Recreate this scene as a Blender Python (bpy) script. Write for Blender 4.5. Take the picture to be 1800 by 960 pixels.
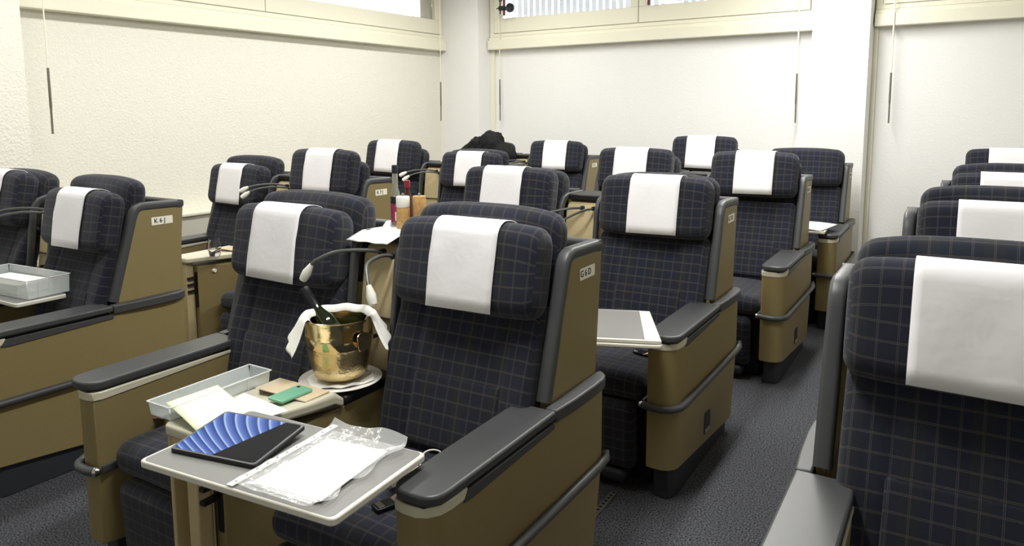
import bpy, bmesh, math, random
from mathutils import Vector, Matrix
random.seed(7)
for o in list(bpy.data.objects): bpy.data.objects.remove(o)
C = bpy.context.scene.collection
SC = bpy.context.scene
pi = math.pi
sin, cos = math.sin, math.cos

# ------------------------------------------------------------------ camera
FPX = 1293.1; PITCH = math.radians(7.21); YAW = math.radians(31.285); ROLL = math.radians(-0.26)
CAM = Vector((0.9758, -2.1898, 1.5803))
fwd = Vector((-sin(YAW)*cos(PITCH), cos(YAW)*cos(PITCH), -sin(PITCH)))
rt = Vector((cos(YAW), sin(YAW), 0)); up = rt.cross(fwd)
r2 = rt*cos(ROLL)+up*sin(ROLL); u2 = -rt*sin(ROLL)+up*cos(ROLL)
cd = bpy.data.cameras.new('camera'); cam = bpy.data.objects.new('camera', cd); C.objects.link(cam)
cd.sensor_fit = 'HORIZONTAL'; cd.sensor_width = 36; cd.lens = FPX/1800*36
cd.shift_y = -(480-359.7)/1800
cd.clip_start = 0.05
M = Matrix((r2, u2, -fwd)).transposed().to_4x4(); M.translation = CAM
cam.matrix_world = M
SC.camera = cam

# ------------------------------------------------------------------ world, light, exposure
SC.view_settings.view_transform = 'Standard'; SC.view_settings.look = 'None'
SC.view_settings.gamma = 1; SC.view_settings.use_curve_mapping = False
SC.view_settings.exposure = 0.3
W = bpy.data.worlds.new('world'); SC.world = W; W.use_nodes = True
bgn = W.node_tree.nodes['Background']; bgn.inputs[0].default_value = (0.93, 0.97, 1, 1); bgn.inputs[1].default_value = 2.3
OM = math.radians(-2.36)          # the room is turned a little against the seat rows
CEIL_POWER = 40.0
LAMPS = [(-2.85, -.3, .62), (-2.85, 1.5, .58), (-2.85, 3.3, .68), (-.1, -.5, 1.25), (-.1, 2.0, 1.0), (-.1, 3.5, .9), (2.4, 1.9, .35)]   # x, y, share of the power
CORNER = Vector((-4.20, 5.025, 0))  # the far left corner of the room
def RM(x, y, z=0):                 # room coordinates (x right along the back wall, y towards the viewer) to world
    return Vector((CORNER.x + x*cos(OM) + y*sin(OM)*1.0, CORNER.y + x*sin(OM) - y*cos(OM), z))
def lamp_light(p, rz, share):
    ld = bpy.data.lights.new('lamp_light', 'AREA'); ld.shape = 'RECTANGLE'; ld.size = 1.35; ld.size_y = 0.2
    ld.energy = CEIL_POWER*share; ld.color = (1, 0.985, 0.94)
    o = bpy.data.objects.new('lamp_light', ld); C.objects.link(o); o.location = p; o.rotation_euler = (0, 0, rz)
    return o

# ------------------------------------------------------------------ helpers
def lin(c):
    return tuple(((v/255)/12.92 if v/255 <= 0.04045 else ((v/255+0.055)/1.055)**2.4) for v in c)
class NT:
    def __init__(s, m): s.t = m.node_tree; s.t.nodes.clear()
    def n(s, typ, **k):
        nd = s.t.nodes.new(typ)
        for a, b in k.items():
            if a in ('i',):
                for q, v in b.items(): nd.inputs[q].default_value = v
            else: setattr(nd, a, b)
        return nd
    def l(s, a, b): s.t.links.new(a, b)
def mat(name, col, rough=0.5, metal=0.0, bump=None, spec=0.5, trans=0, ior=1.45, alpha=1, emit=None, noise=None, sheen=0, coat=0, coords='Object'):
    m = bpy.data.materials.new(name); m.use_nodes = True; t = NT(m)
    out = t.n('ShaderNodeOutputMaterial'); b = t.n('ShaderNodeBsdfPrincipled'); t.l(b.outputs[0], out.inputs[0])
    c = lin(col) + (1,)
    b.inputs['Base Color'].default_value = c; b.inputs['Roughness'].default_value = rough
    b.inputs['Metallic'].default_value = metal; b.inputs['Specular IOR Level'].default_value = spec
    b.inputs['Transmission Weight'].default_value = trans; b.inputs['IOR'].default_value = ior; b.inputs['Alpha'].default_value = alpha
    b.inputs['Sheen Weight'].default_value = sheen; b.inputs['Coat Weight'].default_value = coat
    if emit: b.inputs['Emission Color'].default_value = lin(emit[0])+(1,); b.inputs['Emission Strength'].default_value = emit[1]
    if bump or noise: tc = t.n('ShaderNodeTexCoord')
    if bump:
        sc, st, dist = bump
        nz = t.n('ShaderNodeTexNoise', i={'Scale': sc, 'Detail': 3.0, 'Roughness': 0.6}); t.l(tc.outputs[coords], nz.inputs['Vector'])
        bp = t.n('ShaderNodeBump', i={'Strength': st, 'Distance': dist}); t.l(nz.outputs[0], bp.inputs['Height']); t.l(bp.outputs[0], b.inputs['Normal'])
    if noise:
        sc, amt = noise
        nz = t.n('ShaderNodeTexNoise', i={'Scale': sc, 'Detail': 2.0}); t.l(tc.outputs[coords], nz.inputs['Vector'])
        mr = t.n('ShaderNodeMapRange', i={'From Min': .3, 'From Max': .7, 'To Min': 1-amt, 'To Max': 1+amt}); t.l(nz.outputs[0], mr.inputs[0])
        mx = t.n('ShaderNodeVectorMath', operation='SCALE'); mx.inputs[0].default_value = c[:3]; t.l(mr.outputs[0], mx.inputs['Scale']); t.l(mx.outputs[0], b.inputs['Base Color'])
    return m
def fabric():
    m = bpy.data.materials.new('checked_fabric'); m.use_nodes = True; t = NT(m)
    out = t.n('ShaderNodeOutputMaterial'); b = t.n('ShaderNodeBsdfPrincipled'); t.l(b.outputs[0], out.inputs[0])
    uv = t.n('ShaderNodeUVMap'); sp = t.n('ShaderNodeSeparateXYZ'); t.l(uv.outputs[0], sp.inputs[0])
    def M_(op, a, b_=None, c_=None):
        nd = t.n('ShaderNodeMath', operation=op)
        for i, v in enumerate((a, b_, c_)):
            if v is None: continue
            if isinstance(v, (int, float)): nd.inputs[i].default_value = v
            else: t.l(v, nd.inputs[i])
        return nd.outputs[0]
    masks = []
    cells = []
    for ax, per in ((0, .044), (1, .0435)):
        q = M_('DIVIDE', sp.outputs[ax], per); fr = M_('FRACT', q); cells.append(M_('FLOOR', q))
        d = M_('MULTIPLY', M_('ABSOLUTE', M_('SUBTRACT', fr, .5)), per)
        e = M_('ABSOLUTE', M_('SUBTRACT', d, .0017))
        mr = t.n('ShaderNodeMapRange', i={'From Min': .0003, 'From Max': .0011, 'To Min': 1, 'To Max': 0}); t.l(e, mr.inputs[0]); masks.append(mr.outputs[0])
    line = M_('MAXIMUM', M_('MULTIPLY', masks[0], .72), masks[1])
    wn = t.n('ShaderNodeTexNoise', i={'Scale': 900.0, 'Detail': 1.0}); t.l(uv.outputs[0], wn.inputs['Vector'])
    dash = t.n('ShaderNodeMapRange', i={'From Min': .35, 'From Max': .6, 'To Min': .35, 'To Max': 1}); t.l(wn.outputs[0], dash.inputs[0])
    line = M_('MULTIPLY', line, dash.outputs[0]); line = M_('MULTIPLY', line, .52)
    # alternate warps of navy and charcoal
    cx = M_('MODULO', M_('ABSOLUTE', cells[0]), 3.0); cx = M_('LESS_THAN', cx, .5)
    mix0 = t.n('ShaderNodeMix', data_type='RGBA'); mix0.inputs[6].default_value = lin((29, 33, 47))+(1,); mix0.inputs[7].default_value = lin((33, 36, 44))+(1,); t.l(cx, mix0.inputs[0])
    mix = t.n('ShaderNodeMix', data_type='RGBA'); t.l(mix0.outputs[2], mix.inputs[6]); mix.inputs[7].default_value = lin((120, 111, 100))+(1,); t.l(line, mix.inputs[0])
    t.l(mix.outputs[2], b.inputs['Base Color'])
    b.inputs['Roughness'].default_value = .95; b.inputs['Specular IOR Level'].default_value = .2
    b.inputs['Sheen Weight'].default_value = .15; b.inputs['Sheen Roughness'].default_value = .6; b.inputs['Sheen Tint'].default_value = (.75, .75, .75, 1)
    bp = t.n('ShaderNodeBump', i={'Strength': .25, 'Distance': .001}); t.l(wn.outputs[0], bp.inputs['Height']); t.l(bp.outputs[0], b.inputs['Normal'])
    return m
FAB = fabric()
PLASTER = mat('plaster', (234, 232, 221), .9, bump=(60, .55, .012), spec=.2)
PLASTER_FINE = mat('pillar_plaster', (240, 240, 239), .9, bump=(70, .35, .007), spec=.2)
CREAM_PAINT = mat('cream_window_paint', (236, 233, 214), .45)
CEILM = mat('ceiling_paint', (240, 238, 230), .9)
CARPET = mat('carpet', (80, 82, 87), .98, bump=(160, 1.0, .01), noise=(150, .95), spec=.1)
BEIGE = mat('bronze_shell', (134, 120, 82), .45, noise=(420, .06), bump=(600, .08, .0008), spec=.45)
BEIGE_L = mat('light_beige_panel', (186, 170, 132), .45, noise=(300, .04))
CREAM = mat('cream_plastic', (206, 202, 182), .35)
DARK = mat('dark_grey_plastic', (66, 68, 70), .42, bump=(900, .12, .0008))
PAD = mat('armrest_leather', (66, 68, 69), .36, bump=(700, .2, .0008))
BLACK = mat('black_plastic', (20, 21, 23), .5)
KICK = mat('charcoal_kick_plate', (44, 47, 54), .6)
CLOTH = mat('white_cloth', (244, 243, 247), .85, bump=(9, .3, .012), sheen=.2, spec=.2)
NAPKIN = mat('white_napkin', (246, 245, 240), .85, bump=(40, .3, .006), spec=.2)
SILVER = mat('silver_metal', (190, 190, 188), .25, metal=1)
SATIN = mat('satin_aluminium', (170, 168, 158), .35, metal=.8)
WHITEP = mat('white_lamp_plastic', (236, 236, 228), .35)
GREYTUBE = mat('grey_gooseneck', (92, 94, 92), .4, metal=.4)
TABLEG = mat('grey_table_laminate', (128, 128, 126), .35, noise=(500, .05))
TABLEW = mat('white_table_edge', (224, 222, 212), .3)
PAPER = mat('paper', (250, 250, 248), .8)
PAPERG = mat('pale_green_paper', (240, 245, 214), .8)
GLASS = mat('clear_glass', (255, 255, 255), .02, trans=1, ior=1.45)
WATER = mat('water', (255, 255, 255), .0, trans=1, ior=1.33)
WOOD = mat('mill_wood', (178, 140, 86), .45, noise=(60, .22))
LABELM = mat('label_tape', (240, 236, 222), .5)
INK = mat('black_ink', (16, 16, 16), .6)
REDINK = mat('red_ink', (200, 40, 45), .6)
STRAP = mat('brown_strap', (96, 82, 74), .7, bump=(300, .3, .001))
STRAPB = mat('beige_strap', (172, 160, 128), .7)
JACKET = mat('black_jacket_cloth', (30, 32, 33), .8, bump=(30, .5, .02), spec=.2)
def plastic_film(name, alpha, rough, col=(235, 240, 240)):
    m = bpy.data.materials.new(name); m.use_nodes = True; t = NT(m)
    out = t.n('ShaderNodeOutputMaterial'); tr = t.n('ShaderNodeBsdfTransparent'); b = t.n('ShaderNodeBsdfPrincipled')
    b.inputs['Base Color'].default_value = lin(col)+(1,); b.inputs['Roughness'].default_value = rough; b.inputs['Specular IOR Level'].default_value = .8
    mx = t.n('ShaderNodeMixShader'); mx.inputs[0].default_value = alpha
    t.l(tr.outputs[0], mx.inputs[1]); t.l(b.outputs[0], mx.inputs[2]); t.l(mx.outputs[0], out.inputs[0])
    tc = t.n('ShaderNodeTexCoord'); nz = t.n('ShaderNodeTexNoise', i={'Scale': 22.0, 'Detail': 3.0}); t.l(tc.outputs['Object'], nz.inputs['Vector'])
    bp = t.n('ShaderNodeBump', i={'Strength': .6, 'Distance': .01}); t.l(nz.outputs[0], bp.inputs['Height']); t.l(bp.outputs[0], b.inputs['Normal'])
    return m
BOXP = plastic_film('translucent_box_plastic', .5, .25, (225, 232, 232))
FILM = plastic_film('clear_folder_film', .36, .06, (240, 242, 242))

def finish(name, bm, m, parent=None, loc=None, smooth=True, bevel=None, angle=40, keep=False):
    if not keep: bmesh.ops.recalc_face_normals(bm, faces=bm.faces)
    me = bpy.data.meshes.new(name); bm.to_mesh(me); bm.free()
    ms = m if isinstance(m, (list, tuple)) else [m]
    for q in ms: me.materials.append(q)
    o = bpy.data.objects.new(name, me); C.objects.link(o)
    if parent: o.parent = parent
    if loc: o.location = loc
    if smooth:
        for p in me.polygons: p.use_smooth = True
        me.set_sharp_from_angle(angle=math.radians(angle))
    if bevel:
        bv = o.modifiers.new('bevel', 'BEVEL'); bv.width = bevel[0]; bv.segments = bevel[1]; bv.limit_method = 'ANGLE'; bv.angle_limit = math.radians(35)
        bv.harden_normals = False
    return o
def tag(o, label, cat, group=None, kind=None):
    o['label'] = label; o['category'] = cat
    if group: o['group'] = group
    if kind: o['kind'] = kind
    return o
def thing(name, label, cat, loc=(0, 0, 0), rz=0, group=None):
    o = bpy.data.objects.new(name, None); C.objects.link(o); o.location = loc; o.rotation_euler = (0, 0, rz); o.empty_display_size = .1
    return tag(o, label, cat, group)
def struct(name, bm, m, **k):
    o = finish(name, bm, m, **k); o['kind'] = 'structure'; return o
def box(bm, a, b):
    vs = [bm.verts.new((x, y, z)) for x in (a[0], b[0]) for y in (a[1], b[1]) for z in (a[2], b[2])]
    for f in ((0, 1, 3, 2), (4, 6, 7, 5), (0, 4, 5, 1), (2, 3, 7, 6), (0, 2, 6, 4), (1, 5, 7, 3)): bm.faces.new([vs[i] for i in f])
    return vs
def prism(bm, poly, fn0, fn1):
    """poly of 2D points; fn0/fn1 map each to the two 3D end caps"""
    a = [bm.verts.new(fn0(*p)) for p in poly]; b = [bm.verts.new(fn1(*p)) for p in poly]
    bm.faces.new(a); bm.faces.new(b[::-1]); n = len(poly)
    for i in range(n): bm.faces.new((a[i], a[(i+1) % n], b[(i+1) % n], b[i]))
def rrect(A, B, rc, nc=5, nl=1):
    """closed rounded rectangle, half sizes A (first axis) B (second); starts at the +A side middle going to +B"""
    rc = min(rc, A, B)-1e-5; pts = []
    for cxs, cys, a0 in ((1, 1, 0), (-1, 1, 90), (-1, -1, 180), (1, -1, 270)):
        for k in range(nc+1):
            a = math.radians(a0+90*k/nc); pts.append((cxs*(A-rc)+rc*cos(a), cys*(B-rc)+rc*sin(a)))
    return pts
def densify(pts, step):
    out = []
    for i, p in enumerate(pts):
        q = pts[(i+1) % len(pts)]; d = math.dist(p, q); n = max(1, int(d/step))
        for k in range(n): out.append((p[0]+(q[0]-p[0])*k/n, p[1]+(q[1]-p[1])*k/n))
    return out
def pillow(bm, x0, x1, cy, cz, tilt, A, B, rc, re, fn=None, step=.03, ne=5, nx=8):
    """upholstered block along x; profile rounded rect in the y-z plane, tilted back by tilt; ends rounded by re; UV in metres"""
    uvl = bm.loops.layers.uv.verify()
    base = densify(rrect(A, B, rc), step); n = len(base)
    # fixed counts: reuse parameter of base points under inset by scaling
    arc = [0]
    for i in range(n): arc.append(arc[-1]+math.dist(base[i], base[(i+1) % n]))
    st = []
    for k in range(ne+1):
        a = pi/2*k/ne; st.append((x0+re*(1-sin(a)), re*(1-cos(a))))
    st = st[::-1]
    st = [(x0+re*(1-cos(pi/2*k/ne)), re*(1-sin(pi/2*k/ne))) for k in range(ne+1)]
    mid = [(x0+re+(x1-x0-2*re)*k/nx, 0) for k in range(1, nx)]
    en = [(x1-re*(1-cos(pi/2*k/ne)), re*(1-sin(pi/2*k/ne))) for k in range(ne, -1, -1)]
    st = st+mid+en
    ct, sn = cos(tilt), sin(tilt)
    rings = []; flat = {}
    for x, d in st:
        ring = []
        for a, b in base:
            a2 = a*(A-d)/A; b2 = b*(B-d)/B
            if fn: a2, b2 = fn((x-(x0+x1)/2)/((x1-x0)/2), a2, b2)
            ring.append(bm.verts.new((x, cy+a2*ct+b2*sn, cz-a2*sn+b2*ct))); flat[ring[-1]] = (a2+.305, b2+.511)
        rings.append(ring)
    def face(vs, uvs):
        f = bm.faces.new(vs)
        for l, u in zip(f.loops, uvs): l[uvl].uv = u
    for k in range(len(rings)-1):
        for i in range(n):
            j = (i+1) % n
            if min(st[k][1], st[k+1][1]) > .28*re:
                vs = (rings[k][i], rings[k][j], rings[k+1][j], rings[k+1][i]); face(vs, [flat[v] for v in vs]); continue
            face((rings[k][i], rings[k][j], rings[k+1][j], rings[k+1][i]),
                 ((st[k][0], arc[i]), (st[k][0], arc[i+1]), (st[k+1][0], arc[i+1]), (st[k+1][0], arc[i])))
    for r in (rings[0], rings[-1]):
        f = bm.faces.new(r)
        for l in f.loops: l[uvl].uv = flat[l.vert]
def sweep(bm, pts, side, prof, closed=False):
    """constant 'side' axis; prof list of (s, n)"""
    pts = [Vector(p) for p in pts]; side = Vector(side).normalized(); rings = []; N = len(pts)
    for i, p in enumerate(pts):
        a = pts[i-1] if (i or closed) else p; b = pts[(i+1) % N] if (i < N-1 or closed) else p
        t = (b-a).normalized(); nrm = t.cross(side).normalized()
        rings.append([bm.verts.new(p+side*s+nrm*q) for s, q in prof])
    n = len(prof)
    for k in range(N-1 if not closed else N):
        for i in range(n): bm.faces.new((rings[k][i], rings[k][(i+1) % n], rings[(k+1) % N][(i+1) % n], rings[(k+1) % N][i]))
    if not closed: bm.faces.new(rings[0]); bm.faces.new(rings[-1][::-1])
def tube(bm, pts, r, n=8, cap=True):
    pts = [Vector(p) for p in pts]; rr = r if isinstance(r, (list, tuple)) else [r]*len(pts)
    t0 = (pts[1]-pts[0]).normalized(); ref = Vector((0, 0, 1)) if abs(t0.z) < .9 else Vector((1, 0, 0))
    nr = t0.cross(ref).normalized(); rings = []
    for i, p in enumerate(pts):
        t = (pts[min(i+1, len(pts)-1)]-pts[max(i-1, 0)]).normalized()
        nr = (nr-t*nr.dot(t)).normalized(); bn = t.cross(nr)
        rings.append([bm.verts.new(p+(nr*cos(2*pi*k/n)+bn*sin(2*pi*k/n))*rr[i]) for k in range(n)])
    for a, b in zip(rings, rings[1:]):
        for k in range(n): bm.faces.new((a[k], a[(k+1) % n], b[(k+1) % n], b[k]))
    if cap: bm.faces.new(rings[0]); bm.faces.new(rings[-1][::-1])
def lathe(bm, prof, n=32, c=(0, 0, 0), axis=None):
    R = axis if axis else Matrix.Identity(3); c = Vector(c); rings = []
    for r, z in prof:
        if r < 1e-6: rings.append([bm.verts.new(c+R @ Vector((0, 0, z)))])
        else: rings.append([bm.verts.new(c+R @ Vector((r*cos(2*pi*k/n), r*sin(2*pi*k/n), z))) for k in range(n)])
    for a, b in zip(rings, rings[1:]):
        for k in range(n):
            q = (k+1) % n
            if len(a) == 1 and len(b) == 1: continue
            if len(a) == 1: bm.faces.new((a[0], b[q], b[k]))
            elif len(b) == 1: bm.faces.new((a[k], a[q], b[0]))
            else: bm.faces.new((a[k], a[q], b[q], b[k]))
    if len(rings[0]) > 1: bm.faces.new(rings[0][::-1])
    if len(rings[-1]) > 1: bm.faces.new(rings[-1])
def cr(pts, n=8):
    """Catmull-Rom through points"""
    P = [Vector(p) for p in pts]; P = [2*P[0]-P[1]]+P+[2*P[-1]-P[-2]]; out = []
    for i in range(1, len(P)-2):
        for k in range(n):
            t = k/n; a, b, c, d = P[i-1:i+3]
            out.append(.5*((2*b)+(c-a)*t+(2*a-5*b+4*c-d)*t*t+(3*b-a-3*c+d)*t**3))
    out.append(P[-2]); return out
def text_mesh(name, body, size, m, parent, loc, rot, thick=.0004):
    cu = bpy.data.curves.new(name, 'FONT'); cu.body = body; cu.size = size; cu.align_x = 'CENTER'; cu.align_y = 'CENTER'; cu.extrude = thick; cu.offset = size*.012
    tmp = bpy.data.objects.new('tmp', cu); C.objects.link(tmp); dg = bpy.context.evaluated_depsgraph_get()
    me = bpy.data.meshes.new_from_object(tmp.evaluated_get(dg)); bpy.data.objects.remove(tmp)
    me.name = name; me.materials.clear(); me.materials.append(m)
    o = bpy.data.objects.new(name, me); C.objects.link(o); o.parent = parent; o.location = loc; o.rotation_euler = rot
    return o
def BM(): return bmesh.new()

# ------------------------------------------------------------------ the room
RW, RD, RH = 7.5, 8.6, 3.15      # width, depth towards the viewer, height
def rbox(bm, a, b):               # box in room coordinates
    vs = [bm.verts.new(RM(x, y, z)) for x in (a[0], b[0]) for y in (a[1], b[1]) for z in (a[2], b[2])]
    for f in ((0, 1, 3, 2), (4, 6, 7, 5), (0, 4, 5, 1), (2, 3, 7, 6), (0, 2, 6, 4), (1, 5, 7, 3)): bm.faces.new([vs[i] for i in f])
ZS, ZT, ZW = 2.27, 2.373, 3.02    # bottom of the sill board, its top, top of the windows
bm = BM(); rbox(bm, (-.3, -.3, -.1), (RW+.2, RD+.2, 0)); struct('floor', bm, CARPET, smooth=False)
bm = BM(); rbox(bm, (-.3, -.3, RH), (RW+.2, RD+.2, RH+.1)); struct('ceiling', bm, CEILM, smooth=False)
# back wall: windows from x .45-3.83 and 4.35-7.2 in room coordinates
bm = BM(); rbox(bm, (-.12, -.12, 0), (RW+.2, 0, ZT)); rbox(bm, (-.12, -.12, ZW), (RW+.2, 0, RH))
for a, b in ((-.12, .57), (4.06, 4.53), (RW-.1, RW+.2)): rbox(bm, (a, -.12, ZT), (b, 0, ZW))
struct('wall_back', bm, PLASTER_FINE, smooth=False)
# left wall: window from y .55 to 4.4 and a second one nearer
bm = BM(); rbox(bm, (-.12, 0, 0), (0, RD, ZT)); rbox(bm, (-.12, 0, ZW), (0, RD, RH))
for a, b in ((0, .60), (4.80, 5.45), (8.2, RD)): rbox(bm, (-.12, a, ZT), (0, b, ZW))
struct('wall_left', bm, PLASTER, smooth=False)
bm = BM(); rbox(bm, (RW, 0, 0), (RW+.2, RD, RH)); struct('wall_right', bm, PLASTER, smooth=False)
bm = BM(); rbox(bm, (0, RD, 0), (RW, RD+.2, RH)); struct('wall_front', bm, PLASTER, smooth=False)
bm = BM(); rbox(bm, (0, 0, 0), (.545, .265, RH)); struct('wall_corner_pillar', bm, PLASTER_FINE, smooth=False)
bm = BM(); rbox(bm, (4.06, 0, 0), (4.505, .255, RH)); struct('wall_back_pillar', bm, PLASTER_FINE, smooth=False)
bm = BM(); rbox(bm, (0, 4.80, 0), (.365, 5.40, RH)); struct('wall_left_pillar', bm, PLASTER, smooth=False)

def window(n, along, a, b, splits, depth):
    """along 'x' on the back wall, 'y' on the left wall; sill board, frame, sashes, panes"""
    def bx(bm, s0, d0, z0, s1, d1, z1):
        if along == 'x': rbox(bm, (s0, d0, z0), (s1, d1, z1))
        else: rbox(bm, (d0, s0, z0), (d1, s1, z1))
    root = bpy.data.objects.new('window_%d' % n, None); C.objects.link(root); root['kind'] = 'structure'
    bm = BM(); bx(bm, a, .001, ZS, b, depth, ZT); finish('sill_board', bm, CREAM_PAINT, root, smooth=False, bevel=(.006, 2))
    bm = BM(); bx(bm, a, .001, ZT+.001, b, depth-.03, ZT+.035); bx(bm, a, .001, ZT+.038, b, depth-.05, ZT+.075)
    bx(bm, a, -.1, ZT+.001, a+.05, .05, ZW-.001); bx(bm, b-.05, -.1, ZT+.001, b, .05, ZW-.001); bx(bm, a, -.1, ZW-.05, b, .05, ZW-.001); bx(bm, a, -.1, ZT+.001, b, 0, ZT+.05)
    finish('window_frame', bm, CREAM_PAINT, root, smooth=False, bevel=(.004, 2))
    ed = [a+.055]+list(splits)+[b-.055]
    for s0, s1 in zip(ed, ed[1:]):
        s0 += .004; s1 -= .004; z0, z1 = ZT+.08, ZW-.055; w = .085; wb_ = .155
        bm = BM(); bx(bm, s0, -.02, z0, s1, .06, z0+wb_); bx(bm, s0, -.02, z1-w, s1, .06, z1); bx(bm, s0, -.02, z0+wb_, s0+w, .06, z1-w); bx(bm, s1-w, -.02, z0+wb_, s1, .06, z1-w)
        fr = finish('sash', bm, CREAM_PAINT, root, smooth=False, bevel=(.005, 2))
        bm = BM(); bx(bm, s0+w, .012, z0+wb_-.01, s1-w, .018, z1-w); finish('pane', bm, GLASS, fr, smooth=False)
        bm = BM()
        for e0, e1, q0, q1 in ((s0+w, s1-w, z0+wb_-.001, z0+wb_+.006),): bx(bm, e0, .02, q0, e1, .03, q1)
        finish('pane_seal', bm, BLACK if along == 'q' else CREAM, fr, smooth=False)
    return root
window(1, 'y', .27, 4.79, [2.72], .105)
window(2, 'x', .56, 4.05, [2.37], .105)
window(3, 'x', 4.515, 7.3, [5.93], .105)
# vertical louvres standing outside the back window
lv = thing('vertical_blind', 'row of white vertical louvres behind the far back window', 'blind', RM(2.2, -.24, ZT))
bm = BM(); inv = lv.location
for k in range(44):
    x = .6+k*.079; a = math.radians(12)
    p0 = RM(x, -.22, ZT+.02)-inv; p1 = RM(x+.05*cos(a), -.22-.05*sin(a), ZT+.02)-inv
    d = Vector((0, 0, ZW-ZT-.03)); t = Vector((0, .0015, 0))
    vs = [bm.verts.new(q) for q in (p0, p1, p1+d, p0+d, p0+t, p1+t, p1+t+d, p0+t+d)]
    for f in ((0, 1, 2, 3), (4, 7, 6, 5), (0, 4, 5, 1), (1, 5, 6, 2), (2, 6, 7, 3), (3, 7, 4, 0)): bm.faces.new([vs[i] for i in f])
finish('louvre_row', bm, mat('louvre_white', (226, 231, 244), .6), lv, smooth=False)['kind'] = 'stuff'
# reveals beside the pillars
bm = BM(); rbox(bm, (.546, .001, 0), (.60, .03, ZS-.002)); struct('trim_1', bm, CREAM_PAINT, smooth=False)
bm = BM(); rbox(bm, (4.015, .001, 0), (4.055, .05, RH-.01)); struct('trim_2', bm, PLASTER_FINE, smooth=False)
bm = BM(); rbox(bm, (4.506, .001, 0), (4.54, .03, ZS-.002)); struct('trim_3', bm, CREAM_PAINT, smooth=False)
# heater casing under the left windows
bm = BM(); rbox(bm, (.001, .9, .12), (.13, 4.75, .765))
hc = thing('heater_casing', 'long pale grey heater casing under the left window behind the seats', 'heater', RM(.06, 2.8, 0))
def rel(o, parent): o.location = -parent.location; return o
rel(finish('casing', bm, mat('casing_grey', (206, 204, 192), .5), hc, smooth=False, bevel=(.006, 2)), hc)
bm = BM(); rbox(bm, (.001, .9, .768), (.15, 4.75, .79)); rel(finish('top_ledge', bm, CREAM_PAINT, hc, smooth=False, bevel=(.004, 2)), hc)
bm = BM(); rbox(bm, (.02, 1.0, 0), (.11, 1.06, .12)); rbox(bm, (.02, 4.5, 0), (.11, 4.56, .12)); rel(finish('foot', bm, KICK, hc, smooth=False), hc)
# crank rods hanging in front of the walls
for k, (p, zt, zm, zb, lean, lab) in enumerate((
        (Vector((-4.03, .350, 0)), RH, 1.87, 1.45, .012, 'white window crank rod with grey grip beside the near left pillar'),
        (Vector((-3.99, 4.47, 0)), RH, 1.91, 1.48, .008, 'thin window crank rod with grey grip hanging left of the corner pillar'),
        (Vector((-3.485, 4.9, 0)), RH, 1.94, 1.48, 0, 'thin window crank rod with grey grip hanging right of the corner pillar'),
        (Vector((-.285, 4.72, 0)), RH, 1.90, 1.47, -.006, 'white window crank rod with grey grip left of the back wall pillar'),
        (Vector((.455, 4.72, 0)), RH, 1.885, 1.47, -.006, 'cream window crank rod with grey grip right of the back wall pillar'))):
    t = thing('crank_rod', lab, 'window crank', (p.x, p.y, zb), 0, 'window crank rods')
    h = RH-zb; bm = BM(); tube(bm, [(0, 0, zm-zb), (lean, 0, h-.002)], .0065 if k in (3, 4) else .0045, 8)
    finish('rod', bm, CREAM_PAINT, t)
    bm = BM(); tube(bm, [(-lean*.4, 0, 0), (-lean*.2, 0, (zm-zb)*.38), (-lean*.15, 0, (zm-zb)*.4), (0, 0, zm-zb)], [.0065, .0065, .0085, .0075], 10)
    finish('grip', bm, mat('grip_grey', (112, 108, 100), .5), t)
# clamp on a dark red pole in front of the back window
t = thing('clamp_light', 'black round clamp light on a short dark red pole in front of the window', 'light', (-3.36, 4.80, 2.62))
RED = mat('dark_red_pole', (110, 34, 52), .5)
bm = BM(); tube(bm, [(0, 0, 0), (0, 0, RH-2.621)], .014, 12); finish('pole', bm, RED, t)
bm = BM(); tube(bm, [(.012, -.01, .075), (.045, -.01, .075)], .016, 10); lathe(bm, [(.0, -.03), (.03, -.028), (.048, -.012), (.05, .006), (.04, .022), (0, .03)], 20, (.085, -.02, .075), Matrix.Rotation(pi/2, 3, 'X')); finish('lamp_housing', bm, BLACK, t, label=None) if False else finish('lamp_housing', bm, mat('black_lamp', (24, 28, 36), .35), t)
bm = BM(); tube(bm, [(-.09, -.01, .08), (-.015, -.01, .08)], .006, 8); tube(bm, [(-.045, -.01, .02), (-.045, -.01, .16)], .008, 8); tube(bm, [(-.06, -.01, .16), (-.02, -.01, .16)], .007, 8); box(bm, (-.055, -.03, .055), (.018, .018, .1)); finish('clamp', bm, BLACK, t)
t = thing('curtain_pole', 'end of a dark red pole hanging before the back window', 'pole', (-1.70, 4.80, 2.605))
bm = BM(); tube(bm, [(0, 0, 0), (0, 0, RH-2.606)], .014, 12); finish('pole', bm, RED, t)
# ceiling lamps
EM = mat('lamp_diffuser', (255, 255, 250), .5, emit=((255, 252, 242), 3.0))
for x, y, share in LAMPS:
    t = thing('ceiling_lamp', 'long fluorescent ceiling lamp above the seats', 'lamp', (x, y, RH), OM+pi/2, 'ceiling lamps above the frame')
    bm = BM(); box(bm, (-.72, -.13, -.06), (.72, .13, -.001)); finish('housing', bm, CREAM, t, smooth=False)
    bm = BM(); box(bm, (-.7, -.11, -.07), (.7, .11, -.061)); finish('diffuser', bm, EM, t, smooth=False)
    lamp_light(Vector((0, 0, -.075)), 0, share).parent = t

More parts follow.
